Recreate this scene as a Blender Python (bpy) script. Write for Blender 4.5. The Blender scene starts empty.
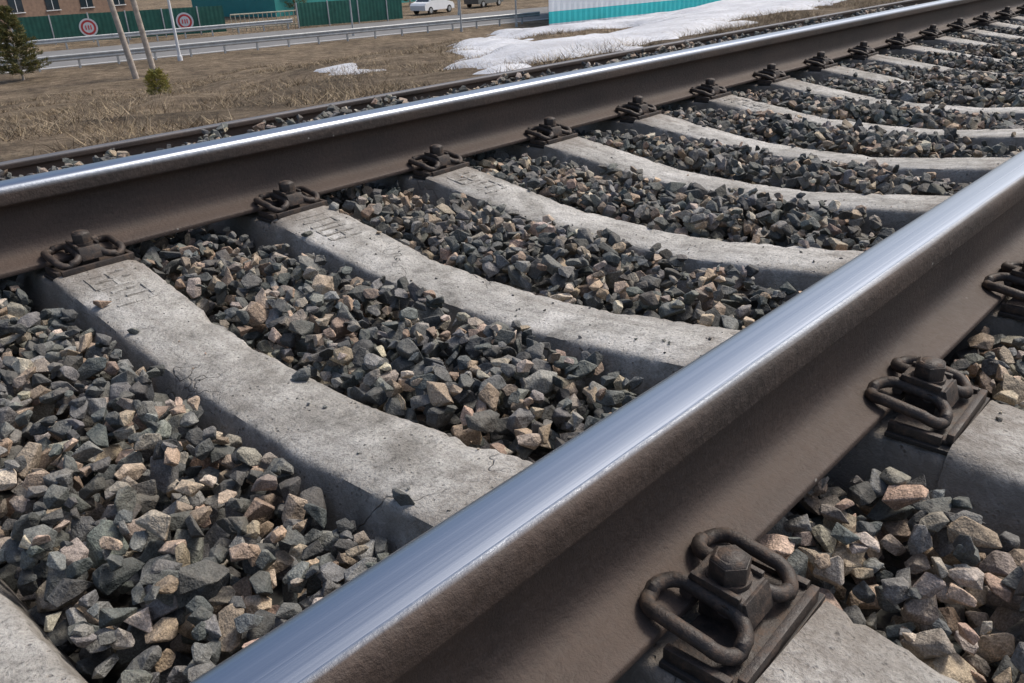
import bpy, bmesh, math, random
import numpy as np
from mathutils import Vector, Matrix, noise
random.seed(7); rng=np.random.default_rng(11)
scene=bpy.context.scene
scene.view_settings.view_transform='Standard'
scene.view_settings.look='None'
scene.view_settings.exposure=0
COL=scene.collection
# ---------------------------------------------------------------- helpers
def link(ob,parent=None):
    COL.objects.link(ob)
    if parent: ob.parent=parent
    return ob
def mesh_np(name,V,F,mats=(),smooth=False,col=None,midx=None):
    V=np.asarray(V,dtype=np.float32); F=np.asarray(F,dtype=np.int32)
    me=bpy.data.meshes.new(name)
    me.vertices.add(len(V)); me.vertices.foreach_set('co',V.ravel())
    k=F.shape[1]
    me.loops.add(F.size); me.loops.foreach_set('vertex_index',F.ravel())
    me.polygons.add(len(F)); me.polygons.foreach_set('loop_start',np.arange(0,F.size,k,dtype=np.int32))
    if midx is not None: me.polygons.foreach_set('material_index',np.asarray(midx,dtype=np.int32))
    me.update(calc_edges=True)
    me.polygons.foreach_set('use_smooth',np.full(len(F),smooth))
    if col is not None:
        a=me.attributes.new('stone_col','FLOAT_COLOR','POINT')
        a.data.foreach_set('color',np.asarray(col,dtype=np.float32).ravel())
    for m in mats: me.materials.append(m)
    me.validate(); 
    return me
class MB:
    def __init__(s): s.v=[]; s.f=[]; s.m=[]
    def add(s,vs,fs,mi=0):
        o=len(s.v); s.v+= [tuple(v) for v in vs]; s.f+=[tuple(i+o for i in f) for f in fs]; s.m+=[mi]*len(fs)
    def box(s,c,d,mi=0,M=None,taper=1.0):
        hx,hy,hz=d[0]/2,d[1]/2,d[2]/2
        vs=[Vector((x*hx*(taper if z>0 else 1),y*hy*(taper if z>0 else 1),z*hz)) for z in(-1,1) for x,y in((-1,-1),(1,-1),(1,1),(-1,1))]
        if M: vs=[M@v for v in vs]
        vs=[v+Vector(c) for v in vs]
        s.add(vs,[(0,3,2,1),(4,5,6,7),(0,1,5,4),(1,2,6,5),(2,3,7,6),(3,0,4,7)],mi)
    def cyl(s,p0,p1,r0,r1=None,n=12,mi=0):
        r1=r0 if r1 is None else r1
        p0=Vector(p0);p1=Vector(p1);d=(p1-p0).normalized()
        a=d.orthogonal().normalized();b=d.cross(a)
        vs=[]
        for p,r in((p0,r0),(p1,r1)):
            for i in range(n):
                t=2*math.pi*i/n; vs.append(p+a*math.cos(t)*r+b*math.sin(t)*r)
        fs=[(i,(i+1)%n,n+(i+1)%n,n+i) for i in range(n)]+[tuple(range(n-1,-1,-1)),tuple(range(n,2*n))]
        s.add(vs,fs,mi)
    def tube(s,pts,r,n=10,closed=False,mi=0):
        P=[Vector(p) for p in pts];N=len(P);vs=[]
        up=Vector((0,0,1))
        for i in range(N):
            a=P[(i-1)%N] if (closed or i>0) else P[i]
            b=P[(i+1)%N] if (closed or i<N-1) else P[i]
            d=(b-a).normalized()
            u=up-d*up.dot(d)
            if u.length<1e-3:u=d.orthogonal()
            u.normalize();w=d.cross(u)
            for k in range(n):
                t=2*math.pi*k/n; vs.append(P[i]+u*math.cos(t)*r+w*math.sin(t)*r)
        fs=[]
        for i in range(N if closed else N-1):
            j=(i+1)%N
            for k in range(n):
                l=(k+1)%n; fs.append((i*n+k,i*n+l,j*n+l,j*n+k))
        if not closed: fs+=[tuple(range(n-1,-1,-1)),tuple(range((N-1)*n,N*n))]
        s.add(vs,fs,mi)
    def mesh(s,name,mats,smooth=None,bevel=0):
        me=bpy.data.meshes.new(name); me.from_pydata(s.v,[],s.f)
        for m in mats: me.materials.append(m)
        me.polygons.foreach_set('material_index',s.m)
        bm=bmesh.new();bm.from_mesh(me);bmesh.ops.recalc_face_normals(bm,faces=bm.faces)
        if bevel:
            es=[e for e in bm.edges if len(e.link_faces)==2 and e.calc_face_angle(0)>math.radians(50)]
            bmesh.ops.bevel(bm,geom=es,offset=bevel,segments=2,affect='EDGES',clamp_overlap=True,profile=.5)
        bm.to_mesh(me);bm.free()
        if smooth is not None:
            me.polygons.foreach_set('use_smooth',[True]*len(me.polygons)); me.set_sharp_from_angle(angle=math.radians(smooth))
        me.update(); return me
    def obj(s,name,mats,parent=None,smooth=None,loc=(0,0,0)):
        ob=bpy.data.objects.new(name,s.mesh(name,mats,smooth)); ob.location=loc
        return link(ob,parent)
def empty(name,loc=(0,0,0)):
    e=bpy.data.objects.new(name,None); e.location=loc; e.empty_display_size=.2; return link(e)
# ---------------------------------------------------------------- material helper
class NT:
    def __init__(s,name,rough=.8,metal=0,color=(.5,.5,.5),spec=.5):
        s.mat=bpy.data.materials.new(name); s.mat.use_nodes=True
        s.t=s.mat.node_tree; s.b=s.t.nodes['Principled BSDF']
        s.b.inputs['Roughness'].default_value=rough; s.b.inputs['Metallic'].default_value=metal
        s.b.inputs['Base Color'].default_value=(*color,1); s.b.inputs['Specular IOR Level'].default_value=spec
    def n(s,typ,**k):
        nd=s.t.nodes.new(typ)
        for a,b in k.items(): setattr(nd,a,b)
        return nd
    def l(s,a,b): s.t.links.new(a,b)
    def coord(s,out='Object',scale=None,loc=None):
        tc=s.n('ShaderNodeTexCoord'); o=tc.outputs[out]
        if scale or loc:
            m=s.n('ShaderNodeMapping'); s.l(o,m.inputs[0])
            if scale: m.inputs['Scale'].default_value=scale
            if loc: m.inputs['Location'].default_value=loc
            o=m.outputs[0]
        return o
    def noise(s,vec,scale,detail=6,rough=.6,dist=0):
        nd=s.n('ShaderNodeTexNoise'); nd.inputs['Scale'].default_value=scale; nd.inputs['Detail'].default_value=detail
        nd.inputs['Roughness'].default_value=rough; nd.inputs['Distortion'].default_value=dist
        s.l(vec,nd.inputs['Vector']); return nd.outputs['Fac']
    def ramp(s,fac,stops):
        r=s.n('ShaderNodeValToRGB'); cr=r.color_ramp
        while len(cr.elements)<len(stops): cr.elements.new(.5)
        for e,(p,c) in zip(cr.elements,stops):
            e.position=p; e.color=(*c,1) if isinstance(c,tuple) else (c,c,c,1)
        s.l(fac,r.inputs[0]); return r.outputs[0]
    def mix(s,fac,a,b,mode='MIX'):
        m=s.n('ShaderNodeMix',data_type='RGBA',blend_type=mode)
        for v,i in((fac,0),(a,6),(b,7)):
            if hasattr(v,'links'): s.l(v,m.inputs[i])
            elif isinstance(v,tuple): m.inputs[i].default_value=(*v,1)
            else: m.inputs[i].default_value=v
        return m.outputs[2]
    def math(s,op,a,b=0,c=None,clamp=False):
        m=s.n('ShaderNodeMath',operation=op,use_clamp=clamp)
        for i,v in enumerate((a,b,c)):
            if v is None: continue
            if hasattr(v,'links'): s.l(v,m.inputs[i])
            else: m.inputs[i].default_value=v
        return m.outputs[0]
    def bump(s,h,strength=.5,dist=.01,prev=None):
        b=s.n('ShaderNodeBump'); b.inputs['Strength'].default_value=strength; b.inputs['Distance'].default_value=dist
        s.l(h,b.inputs['Height'])
        if prev: s.l(prev,b.inputs['Normal'])
        return b.outputs[0]
    def set(s,name,v):
        if hasattr(v,'links'): s.l(v,s.b.inputs[name])
        elif isinstance(v,tuple) and len(v)==3: s.b.inputs[name].default_value=(*v,1)
        else: s.b.inputs[name].default_value=v
def simple(name,c,rough=.7,metal=0,var=.25,scale=4,bump=0):
    m=NT(name,rough,metal)
    v=m.coord('Object'); f=m.noise(v,scale,4)
    m.set('Base Color',m.ramp(f,[(.3,tuple(x*(1-var) for x in c)),(.7,tuple(min(1,x*(1+var)) for x in c))]))
    if bump: m.set('Normal',m.bump(m.noise(v,scale*8,3),bump,.005))
    return m.mat
def stone_mat():
    m=NT('crushed_stone',.82,spec=.35)
    at=m.n('ShaderNodeAttribute',attribute_name='stone_col')
    geo=m.coord('Object')
    add=m.n('ShaderNodeVectorMath',operation='MULTIPLY_ADD'); m.l(at.outputs['Color'],add.inputs[0]); add.inputs[1].default_value=(37,53,71); m.l(geo,add.inputs[2])
    v=add.outputs[0]
    f1=m.noise(v,48,4,.65); f2=m.noise(v,430,2,.7)
    c=m.mix(1.,at.outputs['Color'],m.ramp(f1,[(.3,.66),(.7,1.38)]),'MULTIPLY')
    c=m.mix(1.,c,m.ramp(f2,[(.35,.7),(.5,1.),(.68,1.55)]),'MULTIPLY')
    # brown dust / rust film in patches
    f0=m.noise(geo,5.,3,.6)
    gn=m.n('ShaderNodeNewGeometry'); sx=m.n('ShaderNodeSeparateXYZ'); m.l(gn.outputs['Normal'],sx.inputs[0])
    du=m.math('MULTIPLY',m.math('MULTIPLY',m.math('MAXIMUM',sx.outputs[2],0.),m.ramp(f1,[(.38,0.15),(.7,1.)])),.24)
    c=m.mix(du,c,(.34,.31,.265))
    c=m.mix(m.math('MULTIPLY',m.ramp(f0,[(.45,0.),(.68,1.)]),.28),c,(.20,.15,.11))
    m.set('Base Color',c)
    h=m.math('ADD',f1,m.math('MULTIPLY',f2,.10))
    m.set('Normal',m.bump(h,.9,.009))
    m.set('Roughness',m.ramp(f1,[(.3,.6),(.7,.9)]))
    return m.mat
STONE=stone_mat()
def bed_mat():
    m=NT('ballast_fines',.95)
    v=m.coord('Object')
    vo=m.n('ShaderNodeTexVoronoi'); vo.inputs['Scale'].default_value=24; m.l(v,vo.inputs['Vector'])
    c=m.ramp(vo.outputs['Color'],[(0.,(.03,.032,.032)),(.6,(.08,.08,.075)),(1.,(.17,.13,.10))])
    c=m.mix(1.,c,m.ramp(m.noise(v,120),[(.3,.6),(.7,1.4)]),'MULTIPLY')
    m.set('Base Color',c); m.set('Normal',m.bump(vo.outputs['Distance'],1,.03)); return m.mat
BED=bed_mat()
def concrete_mat():
    m=NT('sleeper_concrete',.9,spec=.25)
    oi=m.n('ShaderNodeObjectInfo'); co=m.coord('Object')
    add=m.n('ShaderNodeVectorMath',operation='MULTIPLY_ADD')
    cmb=m.n('ShaderNodeCombineXYZ'); 
    for i in range(3): m.l(oi.outputs['Random'],cmb.inputs[i])
    m.l(cmb.outputs[0],add.inputs[0]); add.inputs[1].default_value=(31,17,23); m.l(co,add.inputs[2]); v=add.outputs[0]
    n1=m.noise(v,4.5,6,.68,.6); n2=m.noise(v,26,6,.72); n3=m.noise(v,190,4,.75)
    c=m.ramp(n1,[(.30,(.23,.22,.20)),(.43,(.38,.37,.345)),(.56,(.50,.49,.465)),(.72,(.60,.59,.565))])
    c=m.mix(.9,c,m.ramp(n2,[(.3,.5),(.5,1.),(.72,1.2)]),'MULTIPLY')
    c=m.mix(1.,c,m.ramp(n3,[(.32,.45),(.45,.93),(.7,1.25)]),'MULTIPLY')
    # long damp streaks along the sleeper
    vl=m.n('ShaderNodeMapping'); m.l(v,vl.inputs[0]); vl.inputs['Scale'].default_value=(2.2,22,10)
    n5=m.noise(vl.outputs[0],1.,4,.7)
    c=m.mix(m.math('MULTIPLY',m.ramp(n5,[(.50,0.),(.66,1.)]),.45),c,(.20,.185,.165))
    vo=m.n('ShaderNodeTexVoronoi'); vo.inputs['Scale'].default_value=85; m.l(v,vo.inputs['Vector'])
    pit=m.ramp(vo.outputs['Distance'],[(.10,1.),(.26,0.)])
    pm=m.math('MULTIPLY',pit,m.ramp(n2,[(.5,0.),(.6,1.)]))
    c=m.mix(m.math('MULTIPLY',pm,.6),c,(.10,.09,.08))
    wv=m.n('ShaderNodeVectorMath',operation='MULTIPLY_ADD'); nn=m.n('ShaderNodeTexNoise'); nn.inputs['Scale'].default_value=9; nn.inputs['Detail'].default_value=3; m.l(v,nn.inputs['Vector'])
    m.l(nn.outputs['Color'],wv.inputs[0]); wv.inputs[1].default_value=(.25,.25,.25); m.l(v,wv.inputs[2])
    vc=m.n('ShaderNodeTexVoronoi',feature='DISTANCE_TO_EDGE'); vc.inputs['Scale'].default_value=3.6; m.l(wv.outputs[0],vc.inputs['Vector'])
    cr=m.ramp(vc.outputs['Distance'],[(.0,1.),(.007,0.)])
    crm=m.math('MULTIPLY',cr,m.ramp(m.noise(v,2.6,2),[(.54,0.),(.64,1.)]))
    c=m.mix(m.math('MULTIPLY',crm,.5),c,(.12,.11,.10))
    sp=m.n('ShaderNodeSeparateXYZ'); m.l(co,sp.inputs[0])
    d=m.math('ABSOLUTE',m.math('SUBTRACT',m.math('ABSOLUTE',sp.outputs[0]),.7975))
    st=m.ramp(m.math('ADD',d,m.math('MULTIPLY',m.math('SUBTRACT',n2,.5),.24)),[(.13,1.),(.30,0.)])
    c=m.mix(m.math('MULTIPLY',st,.65),c,(.16,.13,.105))
    ed=m.ramp(m.math('ADD',m.math('ABSOLUTE',sp.outputs[1]),m.math('MULTIPLY',m.math('SUBTRACT',n2,.5),.12)),[(.062,0.),(.098,1.)])
    c=m.mix(m.math('MULTIPLY',ed,.45),c,(.20,.175,.15))
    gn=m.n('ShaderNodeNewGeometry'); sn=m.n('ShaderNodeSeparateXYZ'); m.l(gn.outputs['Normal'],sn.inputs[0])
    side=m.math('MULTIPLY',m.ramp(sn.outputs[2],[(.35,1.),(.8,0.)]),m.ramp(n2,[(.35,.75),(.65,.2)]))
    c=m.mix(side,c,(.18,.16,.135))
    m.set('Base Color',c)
    h=m.math('ADD',m.math('MULTIPLY',n2,.6),m.math('SUBTRACT',m.math('MULTIPLY',n3,.35),m.math('MULTIPLY',m.math('ADD',pm,crm),.4)))
    m.set('Normal',m.bump(h,1.,.009))
    return m.mat
CONC=concrete_mat()
def rail_mat(name,gs,pol=1.):
    m=NT(name,.5,spec=.35)
    co=m.coord('Object'); sp=m.n('ShaderNodeSeparateXYZ'); m.l(co,sp.inputs[0])
    vs=m.coord('Object',scale=(1,.12,1)); 
    n1=m.noise(vs,14,5,.6); n2=m.noise(co,90,5,.75); n0=m.noise(co,3,5,.65)
    rust=m.ramp(n1,[(.3,(.030,.024,.022)),(.5,(.052,.041,.037)),(.7,(.085,.064,.054))])
    rust=m.mix(.9,rust,m.ramp(n2,[(.3,.5),(.6,1.1),(.75,2.0)]),'MULTIPLY')
    rust=m.mix(m.math('MULTIPLY',m.ramp(n0,[(.42,0.),(.66,1.)]),.4),rust,(.11,.074,.056))
    wb=m.ramp(sp.outputs[2],[(.02,1.),(.045,.5),(.11,.35),(.135,0.)])
    rust=m.mix(m.math('MULTIPLY',wb,.5),rust,(.105,.078,.064))
    vsx=m.n('ShaderNodeTexVoronoi'); vsx.inputs['Scale'].default_value=26; m.l(co,vsx.inputs['Vector'])
    sxp=m.n('ShaderNodeSeparateXYZ'); m.l(vsx.outputs['Color'],sxp.inputs[0])
    spk=m.math('MULTIPLY',m.ramp(vsx.outputs['Distance'],[(.04,1.),(.08,0.)]),m.math('GREATER_THAN',sxp.outputs[0],.96))
    rust=m.mix(m.math('MULTIPLY',spk,.7),rust,(.40,.39,.36))
    vst=m.coord('Object',scale=(420,.7,420)); s1=m.noise(vst,1.,4,.6); s2=m.noise(m.coord('Object',scale=(60,1.5,60)),1.,3,.6)
    steel=m.ramp(s1,[(.3,(.32,.365,.43)),(.7,(.40,.445,.51))])
    xg=m.math('MULTIPLY',sp.outputs[0],gs)
    e1=m.math('ADD',xg,m.math('MULTIPLY',m.math('SUBTRACT',s2,.5),.010))
    k1=m.ramp(m.math('MULTIPLY_ADD',e1,10.,.5),[(.20,0.),(.27,1.)])
    k2=m.ramp(m.math('ADD',sp.outputs[2],m.math('MULTIPLY',m.math('SUBTRACT',s2,.5),.006)),[(.162,0.),(.174,1.)])
    k=m.math('MULTIPLY',m.math('MULTIPLY',k1,k2),pol,clamp=True)
    m.set('Base Color',m.mix(k,rust,steel))
    m.set('Metallic',k)
    rr=m.ramp(n2,[(.3,.48),(.7,.75)]); rs=m.ramp(s1,[(.3,.27),(.7,.36)])
    m.set('Roughness',m.mix(k,rr,rs))
    inv=m.math('SUBTRACT',1.,k)
    b=m.bump(m.math('ADD',m.math('MULTIPLY',n2,inv),m.math('MULTIPLY',m.math('MULTIPLY',s1,k),.05)),.8,.0035)
    m.set('Normal',b); return m.mat
RAILM=[rail_mat('rail_steel_a',-1.),rail_mat('rail_steel_b',1.),rail_mat('rail_steel_siding',1.,.25)]
def iron_mat():
    m=NT('fastener_iron',.5,.15)
    v=m.coord('Object'); n=m.noise(v,60,5,.75); n2=m.noise(v,400,2)
    c=m.ramp(n,[(.3,(.025,.022,.021)),(.5,(.050,.040,.035)),(.70,(.125,.085,.062))])
    m.set('Base Color',c); m.set('Roughness',m.ramp(n,[(.3,.4),(.7,.8)]))
    m.set('Normal',m.bump(m.math('ADD',n,m.math('MULTIPLY',n2,.3)),.7,.0025)); return m.mat
IRON=iron_mat(); RUBBER=simple('rubber_pad',(.028,.026,.025),.75,0,.4,30,.4)
# ---------------------------------------------------------------- levels
CX=.385
GA=1.595; XF=-GA
XC=-GA/2; ZR=.015
SP=.515; Y0=.573; SKEW=-.0135
DX2=-4.1; DZ2=-.71
def T(a):
    return np.interp(a,[-900,-8,-2.6,-1.45,3.3,4.0,7.9,8.2,38,1200],[-2.6,-2.2,-.9,-.22,-.22,-.9,-.9,-.903,-4.303,-4.303])
def tz(X,Y):
    a=.375-X
    z=float(T(a))
    k=min(1,max(0,(a-8.6)/4))*min(1,max(0,(42-a)/6)) if a>0 else min(1,max(0,(-a-3)/4))
    if k>0: z+=k*(.42*noise.noise(Vector((X*.16,Y*.16,0)))+.14*noise.noise(Vector((X*.6,Y*.6,3))))
    return z
# ---------------------------------------------------------------- terrain
def seq(*segs):
    o=[]
    for a,b,s in segs: o+=list(np.arange(a,b,s))
    return o
A=seq((-900,-60,120),(-60,-8,6),(-8,-2.6,.9),(-2.6,-1.45,.3),(-1.45,3.3,.9),(3.3,4.0,.35),(4.0,8.2,.7),(8.2,20,.35),(20,44,.6),(44,90,3),(90,1300,150))
Yv=seq((-900,-60,120),(-60,-4,5),(-4,30,.5),(30,80,2),(80,1500,150))
V=[(.375-a,y,tz(.375-a,y)) for a in A for y in Yv]
ny=len(Yv);F=[(i*ny+j,i*ny+j+1,(i+1)*ny+j+1,(i+1)*ny+j) for i in range(len(A)-1) for j in range(ny-1)]
def grass_ground():
    m=NT('dry_grass_ground',.95,spec=.2); v=m.coord('Object')
    n0=m.noise(v,.35,4,.6,.5); n1=m.noise(v,2.2,6,.7); n2=m.noise(v,14,5,.75); n3=m.noise(v,60,3,.7)
    c=m.ramp(n1,[(.28,(.09,.068,.047)),(.45,(.185,.142,.098)),(.6,(.28,.22,.152)),(.78,(.38,.31,.22))])
    c=m.mix(.9,c,m.ramp(n0,[(.3,.5),(.7,1.3)]),'MULTIPLY')
    c=m.mix(.9,c,m.ramp(n2,[(.3,.45),(.5,1.),(.72,1.55)]),'MULTIPLY')
    c=m.mix(.7,c,m.ramp(n3,[(.3,.6),(.7,1.4)]),'MULTIPLY')
    m.set('Base Color',c); m.set('Normal',m.bump(m.math('ADD',n1,n2),1,.12)); return m.mat
GG=grass_ground()
link(bpy.data.objects.new('ground',mesh_np('ground',V,F,[GG],smooth=True)))
def bed(name,x0,x1,z,y0=-14,y1=90,edge=.5):
    b=MB(); b.add([(x0-edge,y0,z-.45),(x0,y0,z),(x1,y0,z),(x1+edge,y0,z-.45),(x0-edge,y1,z-.45),(x0,y1,z),(x1,y1,z),(x1+edge,y1,z-.45)],[(0,1,5,4),(1,2,6,5),(2,3,7,6)])
    return b.obj(name,[BED])
bed('ballast_bed',-3.0,1.5,-.155); bed('ballast_bed',XC+DX2-1.75,XC+DX2+1.5,DZ2-.14)
# ---------------------------------------------------------------- rails
half=[(0,0),(.071,0),(.0742,.0012),(.075,.004),(.075,.0095),(.0742,.0115),(.072,.0126),(.052,.0170),(.036,.0212),(.026,.0252),(.018,.0315),(.0128,.040),(.0102,.052),(.0092,.068),(.009,.085),(.0092,.100),(.0102,.112),(.0125,.1205),(.017,.1275),(.024,.1322),(.032,.1353),(.0352,.137),(.0368,.139),(.0372,.142),(.0370,.155),(.0366,.163),(.0352,.1695),(.0325,.1742),(.0285,.1770),(.022,.1787),(.012,.1797),(0,.18)]
prof=half+[(-x,z) for x,z in reversed(half[1:-1])]
def rail(name,X,Z,mat,y0=-12,y1=90):
    ys=[y0]+list(np.arange(-2,20,1.))+[y1]; n=len(prof); V=[];F=[]
    for y in ys:
        for x,z in prof: V.append((x,y,z))
    for i in range(len(ys)-1):
        for k in range(n):
            l=(k+1)%n; F.append((i*n+k,i*n+l,(i+1)*n+l,(i+1)*n+k))
    me=mesh_np(name,V,F,[mat],smooth=True)
    bm=bmesh.new();bm.from_mesh(me);bmesh.ops.recalc_face_normals(bm,faces=bm.faces);bm.to_mesh(me);bm.free()
    me.set_sharp_from_angle(angle=math.radians(50))
    ob=bpy.data.objects.new(name,me); ob.location=(X,0,Z); link(ob)
rail('steel_rail',0,ZR,RAILM[0]); rail('steel_rail',XF,ZR,RAILM[1])
rail('steel_rail',DX2,ZR+DZ2,RAILM[2]); rail('steel_rail',XF+DX2,ZR+DZ2,RAILM[2])
# ---------------------------------------------------------------- sleepers
US=[0,.18,.27,.6445,.6455,.9595,.9605,1.335,1.35]
ZS=[-.046,-.043,-.036,.012,-.001,-.001,.012,-.035,-.045]
HS=[.078,.079,.082,.091,.092,.092,.091,.089,.085]
HB=[.125,.125,.13,.15,.15,.15,.15,.145,.14]
def sleeper_mesh(seed):
    us=sorted(set([round(float(u),4) for u in list(np.arange(0,1.35,.010))+US])); us=[-u for u in reversed(us) if u>0]+us
    V=[];F=[];n=11
    for u in us:
        a=abs(u); zt=float(np.interp(a,US,ZS)); h=float(np.interp(a,US,HS)); hb=float(np.interp(a,US,HB))
        def N(k,s=14): return noise.noise(Vector((u*s,k*3.1,seed*7.7)))
        w=.003
        chip=lambda k: max(0,N(k,12)-.2)*.035+max(0,N(k+9,50)-.15)*.02
        c1=.010+chip(1)+N(5,70)*.003; c2=.010+chip(2)+N(6,70)*.003
        V+=[(u,-hb,-.2),(u,-h-.012+N(3)*w,zt-.045),(u,-h+N(3)*w,zt-c1),(u,-h+c1*.32,zt-c1*.32),(u,-h+c1*1.15,zt+N(4,30)*.0015),
            (u,0,zt+N(7,20)*.002),
            (u,h-c2*1.15,zt+N(8,30)*.0015),(u,h-c2*.32,zt-c2*.32),(u,h+N(2)*w,zt-c2),(u,h+.012+N(2)*w,zt-.045),(u,hb,-.2)]
    for i in range(len(us)-1):
        for k in range(n-1): F.append((i*n+k,(i+1)*n+k,(i+1)*n+k+1,i*n+k+1))
        F.append((i*n+n-1,(i+1)*n+n-1,(i+1)*n,i*n))
    me=bpy.data.meshes.new('concrete_sleeper'); L=(len(us)-1)*n
    F+=[tuple(range(n)),tuple(L+k for k in reversed(range(n)))]
    me.from_pydata(V,[],F); me.materials.append(CONC)
    bm=bmesh.new();bm.from_mesh(me);bmesh.ops.recalc_face_normals(bm,faces=bm.faces);bm.to_mesh(me);bm.free()
    me.polygons.foreach_set('use_smooth',[True]*len(me.polygons)); me.set_sharp_from_angle(angle=math.radians(46))
    return me
SM=[sleeper_mesh(i) for i in range(7)]
def marks_mesh(var):
    b=MB(); r=random.Random(var+3)
    zt=lambda u: float(np.interp(u,US,ZS))
    def stroke(u0,y0,u1,y1,w=.008):
        # worn strokes: broken into short pieces of varying height
        L=math.hypot(u1-u0,y1-y0); n=max(2,int(L/.014))
        for i in range(n):
            if r.random()<.10: continue
            f0=i/n;f1=(i+1)/n
            a0,b0=u0+(u1-u0)*f0,y0+(y1-y0)*f0; a1,b1=u0+(u1-u0)*f1,y0+(y1-y0)*f1
            p0=Vector((-a0,b0,zt(a0)));p1=Vector((-a1,b1,zt(a1)));d=(p1-p0);d.normalize()
            s=Vector((-d.y,d.x,0))*w/2*r.uniform(.75,1.15); up=Vector((0,0,r.uniform(.0010,.0030))); dn=Vector((0,0,-.004))
            vs=[p0-s*1.8+dn,p0+s*1.8+dn,p1+s*1.8+dn,p1-s*1.8+dn,p0-s+up,p0+s+up,p1+s+up,p1-s+up]
            b.add(vs,[(0,3,2,1),(4,5,6,7),(0,1,5,4),(1,2,6,5),(2,3,7,6),(3,0,4,7)])
    for k in range(2):
        u=.60-k*.09; h=.040; e=.066
        stroke(u,-h,u,h); stroke(u-e,-h,u-e,h)
        stroke(u-e*.5,-h,u-e*.5,h)
        if (k+var)%2==0: stroke(u,-h,u-e,-h); stroke(u,.005,u-e,.005)
        else: stroke(u,h,u-e,h)
    return b.mesh('cast_marking',[CONC])
MK=[marks_mesh(0),marks_mesh(1)]
# ---------------------------------------------------------------- fasteners
def fastener_mesh():
    b=MB(); bx=.099
    b.box((.121,0,.0025),(.082,.178,.007),1)
    b.box((.1205,0,.0095),(.077,.152,.007),0)
    b.box((.155,0,.013),(.009,.152,.020),0)
    for s in(-1,1): b.box((.114,s*.0795,.012),(.066,.009,.015),0)
    b.box((bx,0,.0245),(.040,.036,.026),0)
    M=Matrix.Rotation(math.radians(5),3,'Y')
    b.box((bx-.002,0,.0505),(.060,.050,.008),0,M,.93)
    b.box((bx+.030,0,.038),(.008,.046,.028),0,Matrix.Rotation(math.radians(-18),3,'Y'))
    for s in(-1,1): b.box((bx-.002,s*.0225,.056),(.052,.006,.008),0,M)
    b.cyl((bx,0,.056),(bx,0,.0775),.0205,n=6); b.cyl((bx,0,.0775),(bx,0,.081),.0200,.0155,n=6)
    hard=b.mesh('hard',[IRON,RUBBER],None,bevel=.0012)
    b=MB()
    b.cyl((bx,0,.053),(bx,0,.0585),.0215,n=24)
    b.cyl((bx,0,.081),(bx,0,.0822),.0125,.011,n=16)
    for s in(-1,1):
        pts=[]; hx,hy,rc=.047,.0235,.0215
        for cx,cy,a0 in((hx-rc,hy-rc,0),(-hx+rc,hy-rc,90),(-hx+rc,-hy+rc,180),(hx-rc,-hy+rc,270)):
            for k in range(7):
                t=math.radians(a0+k*15); x=cx+rc*math.cos(t); y=cy+rc*math.sin(t)
                z=.0360+.009*(1-(x/.047)**2)-.006*(x/.047)
                if x>.02: z-=.003*((x-.02)/.03)
                z+= -.004*(1 if (y*s>0) else -0.3)
                pts.append((bx+x-.007,s*.047+y,z))
        b.tube(pts,.0078,12,True,0)
    b.tube([(bx-.028,-.03,.040),(bx-.028,0,.039),(bx-.028,.03,.040)],.007,10,False,0)
    b.tube([(bx+.012,-.03,.040),(bx+.012,0,.039),(bx+.012,.03,.040)],.007,10,False,0)
    soft=b.mesh('soft',[IRON,RUBBER],None)
    bm=bmesh.new(); bm.from_mesh(hard); bm.from_mesh(soft)
    me=bpy.data.meshes.new('rail_fastener'); bm.to_mesh(me); bm.free(); me.materials.append(IRON); me.materials.append(RUBBER)
    me.polygons.foreach_set('use_smooth',[True]*len(me.polygons)); me.set_sharp_from_angle(angle=math.radians(40))
    return me
FM=fastener_mesh()
rs=random.Random(5)
SLY=[]
for tr,(dx,dz,n0,n1) in enumerate([(0,0,-8,44),(DX2,DZ2,-4,60)]):
    for n in range(n0,n1):
        y=Y0+SP*n+(rs.uniform(-.008,.008) if tr==0 and n!=0 else 0)+(.1 if tr else 0)
        if tr==0 and n==-1: y=Y0-SP-.024
        if tr==0: SLY.append(y)
        sk=SKEW+(rs.uniform(-.006,.006) if n>0 else 0)
        ob=bpy.data.objects.new('concrete_sleeper',SM[n%7]); ob.location=(XC+dx,y,dz); ob.rotation_euler=(0,0,sk); link(ob)
        if tr==0 and n in(0,1,2,5):
            mk=bpy.data.objects.new('cast_marking',MK[n%2]); link(mk,ob)
        for X,side in((0,1),(0,-1),(XF,1),(XF,-1)):
            if tr==1 and side*1==-1 and n>30: continue
            f=bpy.data.objects.new('rail_fastener',FM); f.location=(X+dx,y+(X-XC)*sk+rs.uniform(-.003,.003),dz)
            f.rotation_euler=(0,0,(0 if side>0 else math.pi)+rs.uniform(-.04,.04)); link(f)
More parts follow.
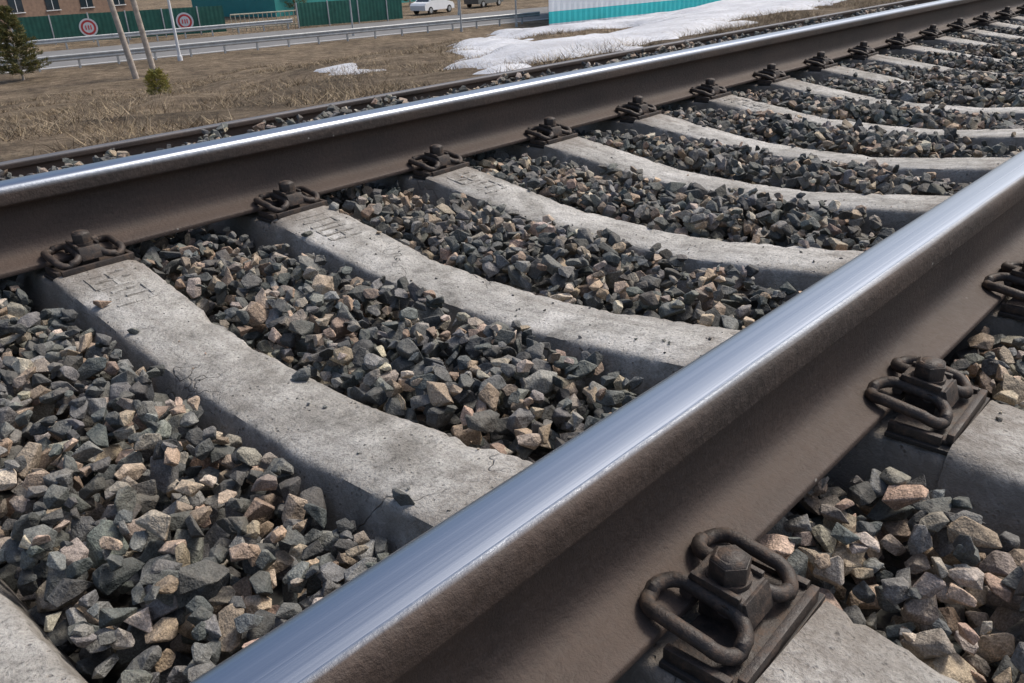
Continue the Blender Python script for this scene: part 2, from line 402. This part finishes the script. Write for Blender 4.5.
# ---------------------------------------------------------------- stones
def stone_lib(n,pts,lim,bev,seed):
    out=[];r=random.Random(seed)
    while len(out)<n:
        bm=bmesh.new(); sc=(1,r.uniform(.60,.92),r.uniform(.42,.74)); shx=r.uniform(-.3,.3)
        for i in range(pts+r.randint(-4,3)):
            d=Vector((r.gauss(0,1),r.gauss(0,1),r.gauss(0,1))).normalized()
            k=max(abs(d.x),abs(d.y),abs(d.z)); d=d*(1/(k**.35))*r.uniform(.82,1.05)
            bm.verts.new((d.x*sc[0],d.y*sc[1]+shx*d.x,d.z*sc[2]+shx*.5*d.y))
        res=bmesh.ops.convex_hull(bm,input=bm.verts)
        bmesh.ops.delete(bm,geom=[g for g in res['geom_interior'] if isinstance(g,bmesh.types.BMVert)],context='VERTS')
        bmesh.ops.dissolve_limit(bm,angle_limit=math.radians(lim),verts=bm.verts,edges=bm.edges)
        if bev>0:
            bmesh.ops.bevel(bm,geom=list(bm.edges),offset=bev,segments=1,affect='EDGES',clamp_overlap=True,profile=.6)
        bmesh.ops.triangulate(bm,faces=bm.faces)
        bmesh.ops.recalc_face_normals(bm,faces=bm.faces)
        bm.verts.index_update()
        V=np.array([v.co[:] for v in bm.verts])
        F=np.array([[v.index for v in f.verts] for f in bm.faces])
        bm.free()
        if len(V)>8: out.append((V,F))
    return out
LN=stone_lib(60,14,10,.04,3); LF=stone_lib(20,11,5,0,4)
PAL=np.array([(.050,.056,.058),(.072,.081,.081),(.100,.110,.107),(.135,.142,.137),(.20,.20,.19),(.29,.26,.22),(.40,.315,.235),(.38,.28,.205),(.52,.45,.36),(.25,.19,.14)])
def rot(rx,ry,rz):
    cx,sx,cy,sy,cz,sz=np.cos(rx),np.sin(rx),np.cos(ry),np.sin(ry),np.cos(rz),np.sin(rz)
    R=np.empty((len(rx),3,3))
    R[:,0,0]=cz*cy;R[:,0,1]=cz*sy*sx-sz*cx;R[:,0,2]=cz*sy*cx+sz*sx
    R[:,1,0]=sz*cy;R[:,1,1]=sz*sy*sx+cz*cx;R[:,1,2]=sz*sy*cx-cz*sx
    R[:,2,0]=-sy;R[:,2,1]=cy*sx;R[:,2,2]=cy*cx
    return R
def bake(name,P,S,lib,pw,tilt=.5):
    n=len(P); P=np.asarray(P);S=np.asarray(S)
    ti=rng.normal(0,tilt,n);tj=rng.normal(0,tilt,n);R=rot(ti,tj,rng.uniform(0,6.283,n))
    idx=rng.integers(0,len(lib),n); ci=rng.choice(len(PAL),size=n,p=pw)
    C=PAL[ci]*rng.uniform(.7,1.3,(n,1))*rng.uniform(.95,1.05,(n,3))
    Vs=[];Fs=[];Cs=[];off=0
    for k,(V,Fk) in enumerate(lib):
        m=np.where(idx==k)[0]
        if len(m)==0: continue
        W=np.einsum('nij,vj->nvi',R[m],V)*S[m][:,None,None]+P[m][:,None,:]
        Vs.append(W.reshape(-1,3)); Fs.append((Fk[None]+ (np.arange(len(m))*len(V))[:,None,None]+off).reshape(-1,3))
        cc=np.concatenate([C[m],np.ones((len(m),1))],1); Cs.append(np.repeat(cc,len(V),0)); off+=len(m)*len(V)
    me=mesh_np(name,np.concatenate(Vs),np.concatenate(Fs),[STONE],False,np.concatenate(Cs))
    link(bpy.data.objects.new(name,me)); print(name,n,len(me.polygons))
def drop(x0,x1,y0,y1,N,base,target,smin,smax,excl,res=.01,b1=1.5,b2=2.1):
    nx=int((x1-x0)/res)+1;nyy=int((y1-y0)/res)+1; H=np.full((nx,nyy),base)
    P=[];S=[]
    xs=rng.uniform(x0,x1,N);ys=rng.uniform(y0,y1,N); ss=smin+(smax-smin)*rng.beta(b1,b2,N); 
    ss[int(N*.75):]*=.68
    for x,y,s in zip(xs,ys,ss):
        if excl(x,y,s): continue
        i=int((x-x0)/res);j=int((y-y0)/res);r=max(1,int(s*.8/res+.5))
        i0=max(0,i-r);i1=min(nx,i+r+1);j0=max(0,j-r);j1=min(nyy,j+r+1)
        sub=H[i0:i1,j0:j1]; mu=sub.mean(); sup=mu+.35*(sub.max()-mu)
        zc=sup+s*.42
        if zc+s*.35>target(x,y): continue
        P.append((x,y,zc));S.append(s)
        gx=(np.arange(i0,i1)-i)[:,None]*res;gy=(np.arange(j0,j1)-j)[None,:]*res
        d=1-(gx*gx+gy*gy)/(s*.9)**2
        np.maximum(sub,np.where(d>0,zc+s*.52*np.sqrt(np.maximum(d,0)),-9),out=sub)
    return P,S
SA=np.array(SLY)
def ex_main(x,y,s):
    u=abs(x-XC); d=np.abs(SA+(x-XC)*SKEW-y).min()
    hw=np.interp(u,US,HB)*.3+np.interp(u,US,HS)*.7
    return u<1.36 and d<hw+s*.35
def tg_main(x,y):
    u=abs(x-XC); t=-.003+.018*noise.noise(Vector((x*3,y*3,0)))
    dr=min(abs(x),abs(x-XF))
    if dr<.12: t=min(t,-.010)
    if -.35<x<0: t-=.014
    if x>.12: t+=.004
    if x<-2.3 : t-=.03
    return t
P,S=drop(-1.78,1.05,-.6,11.2,120000,-.155,tg_main,.015,.038,ex_main)
pin=np.array([.11,.18,.18,.145,.105,.085,.075,.045,.03,.055]);pin=pin/pin.sum()
pout=np.array([.05,.09,.12,.12,.10,.14,.16,.09,.09,.06]);pout=pout/pout.sum()
P=np.array(P);S=np.array(S)
o=P[:,0]>.05
near=(~o)
bake('ballast_stones',P[near],S[near],LN,pin)
bake('ballast_stones',P[o],S[o],LN,pout)
Ps,Ss=drop(-3.05,-1.78,-.6,9,14000,-.155,lambda x,y:-.03,.02,.04,lambda x,y,s:ex_main(x,y,s))
bake('ballast_stones',Ps,Ss,LF,pin)
Ps,Ss=drop(1.05,1.6,-.6,6,5000,-.155,lambda x,y:-.04,.02,.04,lambda x,y,s:False)
bake('ballast_stones',Ps,Ss,LF,pout)
def ex2(x,y,s):
    d=abs(((y-Y0-.1)/SP+.5)%1-.5)*SP; return abs(x-XC-DX2)<1.36 and d<.12+s*.4
Ps,Ss=drop(XC+DX2-1.8,XC+DX2+1.2,0,19,42000,DZ2-.14,lambda x,y:DZ2-.05,.018,.036,ex2,res=.02)
pdk=np.array([.25,.25,.18,.1,.06,.05,.03,.02,.01,.05]);pdk=pdk/pdk.sum()
bake('ballast_stones',Ps,Ss,LF,pdk)
Pg=[];Sg=[]
for k in range(420):
    n=rs.randint(-1,12); y=SLY[n+8]+rs.uniform(-.08,.08); u=rs.uniform(-.62,.62); 
    if rs.random()<.2:u=rs.uniform(.97,1.3)
    s=rs.choice([.0015,.002,.003,.004,.005,.003]) 
    if abs(y-SLY[n+8])>.060 and rs.random()<.45: s=rs.uniform(.010,.022)
    Pg.append((XC+u,y+u*SKEW,float(np.interp(abs(u),US,ZS))+s*.35));Sg.append(s)
bake('stone_chips',Pg,Sg,LN,pin,.2)
# ---------------------------------------------------------------- grass blades
def Wp(a,t,dz=0): return (.375-a,t,tz(.375-a,t)+dz)
def blades(name,N,a0,a1,t0,t1,h0,h1,cols):
    V=[];F=[];C=[]
    for i in range(N):
        a=a0+(a1-a0)*random.random()**1.5;t=random.uniform(t0,t1)
        dn=noise.noise(Vector((a*.5,t*.5,9)))
        if dn<-.05: continue
        x,y,z=Wp(a,t); c=random.choice(cols); k=random.uniform(.7,1.2)
        for q in range(4):
            xx=x+random.gauss(0,.07);yy=y+random.gauss(0,.07);h=random.uniform(h0,h1)*(.6+dn);an=random.uniform(0,6.28);w=random.uniform(.002,.005)*(1+a*.05)
            lx,ly=random.gauss(0,1.3)*h,random.gauss(0,1.3)*h;o=len(V)
            V+=[(xx-w*math.cos(an),yy-w*math.sin(an),z-.02),(xx+w*math.cos(an),yy+w*math.sin(an),z-.02),(xx+lx,yy+ly,z+h)]
            F.append((o,o+1,o+2)); C+=[(c[0]*k,c[1]*k,c[2]*k,1)]*3
    m=NT('dry_grass_blade',.9,spec=.2); at=m.n('ShaderNodeAttribute',attribute_name='stone_col'); m.l(at.outputs['Color'],m.b.inputs['Base Color'])
    link(bpy.data.objects.new(name,mesh_np(name,V,F,[m.mat],False,C)))
blades('dry_grass',46000,8.2,38,-1,48,.05,.20,[(.40,.32,.21),(.30,.235,.155),(.48,.39,.27),(.18,.14,.095),(.24,.185,.125),(.12,.09,.065)])
# ---------------------------------------------------------------- snow
def snow_mat():
    m=NT('old_snow',.6); v=m.coord('Object'); n=m.noise(v,.8,5,.6); n2=m.noise(v,6,5,.75)
    c=m.ramp(n,[(.3,(.46,.47,.50)),(.7,(.70,.72,.76))]); c=m.mix(m.math('MULTIPLY',m.ramp(n2,[(.50,0.),(.72,1.)]),.5),c,(.34,.30,.26))
    m.set('Base Color',c); m.set('Normal',m.bump(n2,.6,.12)); return m.mat
SN=snow_mat()
def sdf_poly(p,poly):
    x,y=p;d=1e9;ins=False;n=len(poly)
    for i in range(n):
        x1,y1=poly[i];x2,y2=poly[(i+1)%n]
        dx,dy=x2-x1,y2-y1;k=max(0,min(1,((x-x1)*dx+(y-y1)*dy)/(dx*dx+dy*dy)))
        d=min(d,math.hypot(x-x1-k*dx,y-y1-k*dy))
        if (y1>y)!=(y2>y) and x<(x2-x1)*(y-y1)/(y2-y1)+x1: ins=not ins
    return d if ins else -d
def snow(poly,step,rough=.6,thick=.14,lift=.05,holes=()):
    a0=min(p[0] for p in poly)-1;a1=max(p[0] for p in poly)+1;t0=min(p[1] for p in poly)-1;t1=max(p[1] for p in poly)+1
    na=int((a1-a0)/step)+1;nt=int((t1-t0)/step)+1
    val={};idx={};V=[];F=[]
    for i in range(na):
        for j in range(nt):
            a=a0+i*step;t=t0+j*step
            d=sdf_poly((a,t),poly)
            for ha,ht,ra,rt in holes: d=min(d,(math.hypot((a-ha)/ra,(t-ht)/rt)-1)*min(ra,rt))
            d+=rough*noise.fractal(Vector((a*.45,t*.45,4)),1,2,5)
            val[i,j]=max(-.5,min(1.,d))
    def vid(i,j):
        if (i,j) not in idx:
            a=a0+i*step;t=t0+j*step;v=val[i,j]
            idx[i,j]=len(V);V.append((.375-a,t,tz(.375-a,t)+(lift+thick*v if v>0 else lift+v*.4)))
        return idx[i,j]
    for i in range(na-1):
        for j in range(nt-1):
            if max(val[i,j],val[i+1,j],val[i,j+1],val[i+1,j+1])>-.3:
                F.append((vid(i,j),vid(i,j+1),vid(i+1,j+1),vid(i+1,j)))
    if F: link(bpy.data.objects.new('snow_patch',mesh_np('snow_patch',V,F,[SN],True)))
snow([(8.4,8.3),(8.8,11.5),(9.6,16.0),(11.5,25),(14.5,41),(36,78),(39.3,44),(34,40),(27,27),(20,18.5),(12,11.3)],.25,1.3,.12,.05,[(20,24.0,3.6,3.0)])
snow([(15.3,10.5),(15.8,11.3),(17.6,11.5),(17.4,10.7)],.10,.7,.06,.03)
snow([(17,12.9),(19.5,13.8),(20,13.2),(18,12.6)],.10,.6,.06,.03)
# ---------------------------------------------------------------- road, guard rail
ASP=simple('asphalt',(.17,.17,.17),.9,0,.15,1.2,.4); PAINT=simple('road_paint',(.7,.7,.68),.7,0,.1,8)
def strip(name,pts0,pts1,z,mat):
    b=MB(); n=len(pts0); b.add([(.375-a,t,z) for a,t in pts0]+[(.375-a,t,z) for a,t in pts1],[(i,i+1,n+i+1,n+i) for i in range(n-1)]); return b.obj(name,[mat])
ZG=-4.303
strip('road',[(60.5,-200),(51,15),(45,49),(30,140),(-20,400)],[(72.5,-200),(63,15),(57,49),(42,140),(-8,400)],ZG+.012,ASP)
strip('road_marking',[(61.0,-200),(51.5,15),(45.5,49),(30.5,140)],[(61.2,-200),(51.7,15),(45.7,49),(30.7,140)],ZG+.018,PAINT)
GAL=simple('galvanised_steel',(.42,.44,.45),.5,.2,.15,3)
def guard(p0,p1):
    b=MB(); p0=Vector((.375-p0[0],p0[1],ZG));p1=Vector((.375-p1[0],p1[1],ZG)); d=(p1-p0);L=d.length;d.normalize();s=Vector((d.y,-d.x,0))
    pr=[(0,.42),(.05,.46),(.05,.52),(0,.56),(0,.60),(.05,.64),(.05,.70),(0,.74)]
    vs=[p0+s*x+Vector((0,0,z)) for x,z in pr]+[p1+s*x+Vector((0,0,z)) for x,z in pr]
    b.add(vs,[(i,i+1,9+i,8+i) for i in range(7)])
    for k in range(int(L/2)+1):
        q=p0+d*k*2-s*.08; b.box(q+Vector((0,0,.35)),(.08,.10,.74))
    b.obj('guard_rail',[GAL])
guard((59,-40),(50,15.8)); guard((50,15.8),(43.8,48.8)); guard((65.5,0),(60,38))
# ---------------------------------------------------------------- fence with round signs
GRN=simple('green_fence_paint',(.03,.14,.10),.5,.0,.2,2); RED=simple('red_sign',(.6,.06,.06),.5); WHT=simple('white_sign',(.78,.78,.78),.5,0,.05)
def fence(p0,p1,h,name='green_fence',signs=()):
    e=empty(name); P0=Vector((.375-p0[0],p0[1],ZG));P1=Vector((.375-p1[0],p1[1],ZG));d=P1-P0;L=d.length;d.normalize();s=Vector((d.y,-d.x,0))
    if s.x<0: s=-s
    b=MB();n=int(L/.15)
    vs=[]
    for i in range(n+1):
        q=P0+d*(L*i/n)+s*(.02 if i%2 else -.01); vs+= [q+Vector((0,0,.1)),q+Vector((0,0,h))]
    fs=[(2*i,2*i+2,2*i+3,2*i+1) for i in range(n)]
    b.add(vs,fs); b.obj('panels',[GRN],e)
    b=MB()
    for k in range(int(L/2.5)+1):
        q=P0+d*2.5*k+s*.06; b.box(q+Vector((0,0,h/2+.03)),(.08,.08,h+.06))
    b.obj('posts',[GAL],e)
    for f in signs:
        q=P0+d*L*f+s*.1+Vector((0,0,h*.52)); b=MB()
        b.cyl(q,q+s*.02,.62,n=32,mi=0); b.cyl(q+s*.021,q+s*.03,.50,n=32,mi=1); b.cyl(q+s*.031,q+s*.035,.36,n=32,mi=0)
        for dy in(-.16,.02,.18):
            c=q+s*.042+d*dy; b.box(c,(.012,.10,.30),1)
        b.obj('round_sign',[WHT,RED],e)
fence((68.3,20.5),(62.4,33.6),1.95,signs=(.34,.80)); fence((60,38.5),(57.5,47),1.8)
BEI=simple('beige_paint',(.52,.48,.36),.6)
b=MB(); P0=Vector((.375-62.2,34,ZG));P1=Vector((.375-58.6,46,ZG));d=(P1-P0);L=d.length;d.normalize()
for z in(.25,1.25): b.cyl(P0+Vector((0,0,z)),P1+Vector((0,0,z)),.05,n=6)
for k in range(int(L/.35)): q=P0+d*k*.35; b.cyl(q,q+Vector((0,0,1.25)),.035,n=6)
b.obj('pedestrian_railing',[BEI])
# ---------------------------------------------------------------- buildings
TUR=simple('turquoise_cladding',(.02,.50,.52),.45,0,.08,1); WCL=simple('white_cladding',(.74,.76,.78),.5,0,.06,1); GLS=NT('window_glass',.08,0,(.03,.04,.05),.8).mat
ROOF=simple('roof_metal',(.14,.15,.16),.5,.2)
def quadwall(b,p0,p1,z0,z1,mi,off=0):
    d=(p1-p0).normalized();s=Vector((d.y,-d.x,0))
    if s.x<0:s=-s
    p0=p0+s*off;p1=p1+s*off; n=max(1,int((p1-p0).length/.25)); vs=[]
    for i in range(n+1):
        q=p0+(p1-p0)*i/n+s*(.03 if i%2 else 0); vs+=[Vector((q.x,q.y,z0)),Vector((q.x,q.y,z1))]
    b.add(vs,[(2*i,2*i+2,2*i+3,2*i+1) for i in range(n)],mi)
e=empty('turquoise_building'); A0=Vector((.375-40,45.5,0));A1=Vector((.375-36,69,0));Bk=Vector((-9,10.5,0))
b=MB(); 
for p,q in((A0,A1),(A0+Bk,A0),(A1,A1+Bk),(A1+Bk,A0+Bk)):
    quadwall(b,p,q,ZG-.3,ZG+.22,1); quadwall(b,p,q,ZG+.22,ZG+1.0,0,.0); quadwall(b,p,q,ZG+1.0,ZG+3.0,1); quadwall(b,p,q,ZG+3.0,ZG+4.2,0)
b.obj('walls',[TUR,WCL],e)
b=MB(); ov=.3
cs=[A0+Vector((ov,-ov,0)),A1+Vector((ov,ov,0)),A1+Bk+Vector((-ov,ov,0)),A0+Bk+Vector((-ov,-ov,0))]
b.add([Vector((v.x,v.y,ZG+4.2)) for v in cs]+[Vector((v.x,v.y,ZG+4.45)) for v in cs],[(0,1,2,3),(4,5,6,7),(0,1,5,4),(1,2,6,5),(2,3,7,6),(3,0,4,7)]); b.obj('roof',[ROOF],e)
b=MB(); dd=(A1-A0).normalized()
for k in range(5): 
    q=A0+dd*(3+k*4.4)+Vector((.08,0,ZG+2.5)); b.box(q,(.06,1.5,.9),0,Matrix.Rotation(math.atan2(dd.y,dd.x)-math.pi/2,3,'Z'))
b.obj('windows',[GLS],e)
def block(name,a,t,w,dpt,h,wall,roofc,rotz=0,win=True,z=ZG):
    e=empty(name,(.375-a,t,z)); e.rotation_euler=(0,0,rotz)
    b=MB(); b.box((0,0,h/2),(dpt,w,h)); b.obj('walls',[wall],e)
    b=MB(); b.add([(-dpt/2-.4,-w/2-.4,h+.01),(dpt/2+.4,-w/2-.4,h+.01),(dpt/2+.4,w/2+.4,h+.01),(-dpt/2-.4,w/2+.4,h+.01),(0,-w/2-.4,h+dpt*.25),(0,w/2+.4,h+dpt*.25)],[(0,1,4),(3,5,2),(1,2,5,4),(0,4,5,3),(0,3,2,1)]); b.obj('roof',[roofc],e)
    if win:
        b=MB();n=int(w/3)
        for k in range(n):
            b.box((dpt/2+.02,-w/2+w*(k+.5)/n,h*.5),(.06,1.3,1.3),0); b.box((dpt/2+.05,-w/2+w*(k+.5)/n,h*.5),(.05,.06,1.3),1)
            b.box((dpt/2+.04,-w/2+w*(k+.5)/n,h*.5-.72),(.14,1.5,.08),1)
        b.obj('windows',[GLS,WCL],e)
TEA=simple('teal_cladding',(.03,.26,.25),.5,0,.1,1); BRK=simple('brown_brick',(.28,.19,.14),.8,0,.2,3); GRW=simple('grey_render',(.48,.46,.43),.8)
block('teal_warehouse',84,62,36,12,4.5,TEA,ROOF,.2); block('brick_house',98,33,14,10,4.0,BRK,ROOF,.15); block('rendered_house',92,14,13,9,3.5,GRW,ROOF,.15)
# ---------------------------------------------------------------- parked car
def car(a,t,rz,paint):
    e=empty('parked_car',(.375-a,t,ZG+.02)); e.rotation_euler=(0,0,rz)
    side=[(-2.1,.35),(-2.15,.75),(-1.95,.95),(-1.45,1.02),(-.95,1.42),(.55,1.45),(1.15,1.02),(1.95,.85),(2.15,.62),(2.12,.32)]
    b=MB();n=len(side); vs=[]
    for y,s in((-.85,1),(.85,1)):
        for x,z in side: vs.append((x,y*(0.82 if z>1.2 else 1),z))
    b.add(vs,[tuple(range(n)),tuple(range(2*n-1,n-1,-1))]+[(i,n+i,n+(i+1)%n,(i+1)%n) for i in range(n)]); b.obj('body',[paint],e,smooth=30)
    b=MB()
    for s in(-1,1):
        b.add([(-1.3,s*.835,1.04),(.95,s*.835,1.04),(.5,s*.73,1.38),(-.9,s*.73,1.38)],[(0,1,2,3)])
    b.add([(1.14,-.7,1.06),(1.14,.7,1.06),(.62,.62,1.42),(.62,-.62,1.42)],[(0,1,2,3)])
    b.add([(-1.43,-.7,1.06),(-1.43,.7,1.06),(-1.0,.62,1.40),(-1.0,-.62,1.40)],[(0,1,2,3)]); b.obj('windows',[GLS],e)
    b=MB()
    for x in(-1.35,1.35):
        for s in(-1,1): b.cyl((x,s*.72,.32),(x,s*.88,.32),.32,n=20); b.cyl((x,s*.881,.32),(x,s*.90,.32),.19,n=14,mi=1)
    b.obj('wheels',[RUBBER,GAL],e)
car(60.5,53,1.75,WCL); car(62,61,1.75,simple('grey_car_paint',(.12,.13,.14),.3,.4,.05))
# ---------------------------------------------------------------- poles
WOOD=simple('weathered_wood',(.42,.37,.32),.9,0,.3,5,.5)
def upole(a,t,lx,ly,h=8,r=.15):
    b=MB(); x,y,z=Wp(a,t,-.3); top=Vector((x+lx,y+ly,z+h)); b.cyl((x,y,z),top,r,r*.7,10)
    b.box(top-Vector((0,0,.5)),(.09,1.6,.1)); 
    for k in(-.7,0,.7): b.cyl(top+Vector((0,k,-.45)),top+Vector((0,k,-.25)),.05,.03,8,1)
    b.obj('utility_pole',[WOOD,WCL],smooth=40)
upole(41.8,17.4,0.,-.9,8,.15); upole(42.2,18.5,.2,-.7,8,.15)
def post(a,t,h,r,mat,name='lamp_post',arm=True):
    b=MB(); x,y,z=Wp(a,t); b.cyl((x,y,z),(x,y,z+h),r,r*.6,10)
    if arm: b.cyl((x,y,z+h-.05),(x-1.3,y,z+h+.25),r*.5,r*.4,8); b.box((x-1.5,y,z+h+.27),(.55,.22,.1))
    else: b.cyl((x+.03,y,z+h-.35),(x+.05,y,z+h-.35),.35,n=24,mi=1)
    b.cyl((x,y,z),(x,y,z+.25),r*1.6,n=10)
    b.obj(name,[mat,WHT],smooth=40)
post(47.2,22.3,7,.09,WCL); post(44,41,6.5,.06,GAL); post(56,52,7,.07,GAL); post(42.6,45,7,.06,GAL); post(49.5,36,7,.06,GAL)
# ---------------------------------------------------------------- trees / bushes
def conifer(name,a,t,h,w,cols,n=2600,seed=1,nl=.11):
    e=empty(name,Wp(a,t,-.05)); r=random.Random(seed)
    b=MB(); b.cyl((0,0,0),(0,0,h*.95),.035*h**.5,.008,8)
    V=[];F=[];C=[]
    L=int(h*9)
    for k in range(L):
        z=h*(.08+.9*k/L); R=w*.5*(1-(z/h))**.8*r.uniform(.65,1.15)+.04
        for q in range(5):
            an=r.uniform(0,6.28); tip=Vector((math.cos(an)*R,math.sin(an)*R,z+R*.25)); b.cyl((0,0,z),tip,.008,.003,4)
            for m_ in range(int(n/L/5)):
                f=r.uniform(.25,1.0); p=Vector((0,0,z)).lerp(tip,f)+Vector((r.gauss(0,.04),r.gauss(0,.04),r.gauss(0,.03)))
                dv=Vector((math.cos(an)+r.gauss(0,.6),math.sin(an)+r.gauss(0,.6),r.gauss(.4,.5))).normalized()*nl; sd=dv.orthogonal().normalized()*nl*.16
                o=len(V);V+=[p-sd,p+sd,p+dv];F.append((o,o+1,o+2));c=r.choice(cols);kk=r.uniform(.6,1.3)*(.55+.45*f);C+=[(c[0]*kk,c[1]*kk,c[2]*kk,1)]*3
    b.obj('trunk_and_limbs',[WOOD],e)
    m=NT('needle_foliage',.8); at=m.n('ShaderNodeAttribute',attribute_name='stone_col'); m.l(at.outputs['Color'],m.b.inputs['Base Color'])
    link(bpy.data.objects.new('foliage',mesh_np('foliage',V,F,[m.mat],False,C)),e)
GC=[(.12,.15,.05),(.17,.18,.06),(.08,.11,.04),(.22,.20,.07)]
conifer('pine_tree',47.0,14.0,3.5,2.8,[(.20,.21,.07),(.26,.24,.09),(.12,.14,.05),(.32,.27,.11)],9000,2,.17)
conifer('small_pine_sapling',23.5,10.3,.8,.75,[(.42,.38,.10),(.50,.43,.14),(.30,.29,.08)],1400,3)
conifer('pine_tree',72,60,6,3,GC,5000,5,.2); conifer('pine_tree',75,48,7,3.4,GC,5000,6,.2)
V=[];F=[];C=[];r=random.Random(9)
for i in range(900):
    a=r.uniform(170,230);t=r.uniform(-150,420);h=r.uniform(8,15);w=h*.22
    for q in range(26):
        z=h*r.uniform(.1,1);R=w*(1-z/h)+.4;an=r.uniform(0,6.28);p=Vector((.375-a+math.cos(an)*R*.7,t+math.sin(an)*R*.7,ZG+z));o=len(V)
        V+=[p+Vector((r.gauss(0,.8),r.gauss(0,.8),r.gauss(0,.8))) for _ in range(3)];F.append((o,o+1,o+2));c=r.choice(GC);C+=[(c[0]*.6,c[1]*.6,c[2]*.6,1)]*3
m=NT('distant_foliage',.9); at=m.n('ShaderNodeAttribute',attribute_name='stone_col'); m.l(at.outputs['Color'],m.b.inputs['Base Color'])
link(bpy.data.objects.new('distant_forest',mesh_np('distant_forest',V,F,[m.mat],False,C)))
# ---------------------------------------------------------------- light
w=bpy.data.worlds.new('World'); scene.world=w; w.use_nodes=True; nt=w.node_tree
sky=nt.nodes.new('ShaderNodeTexSky'); sky.sky_type='NISHITA'; sky.sun_disc=False
sv=Vector((.14,.56,.76)).normalized()
sky.sun_elevation=math.asin(sv.z); sky.sun_rotation=math.atan2(sv.x,sv.y); sky.dust_density=4; sky.air_density=1.0
nt.links.new(sky.outputs[0],nt.nodes['Background'].inputs[0]); nt.nodes['Background'].inputs[1].default_value=.15
sun=bpy.data.lights.new('sun','SUN'); sun.energy=2.6; sun.angle=math.radians(13); sun.color=(1,.93,.83)
so=bpy.data.objects.new('sun',sun); so.rotation_euler=sv.to_track_quat('Z','Y').to_euler(); link(so)
# ---------------------------------------------------------------- camera
cam=bpy.data.cameras.new('camera'); co=bpy.data.objects.new('camera',cam); link(co)
right=Vector((.7243,.6887,-.0381)).normalized(); fw=Vector((-.6343,.6434,-.4283)).normalized(); up=right.cross(fw).normalized(); right=fw.cross(up)
M=Matrix((right,up,-fw)).transposed().to_4x4(); M.translation=Vector((CX,0,.597)); co.matrix_world=M
cam.sensor_width=36; cam.lens=29.0; cam.clip_end=3000; cam.clip_start=.02
scene.camera=co
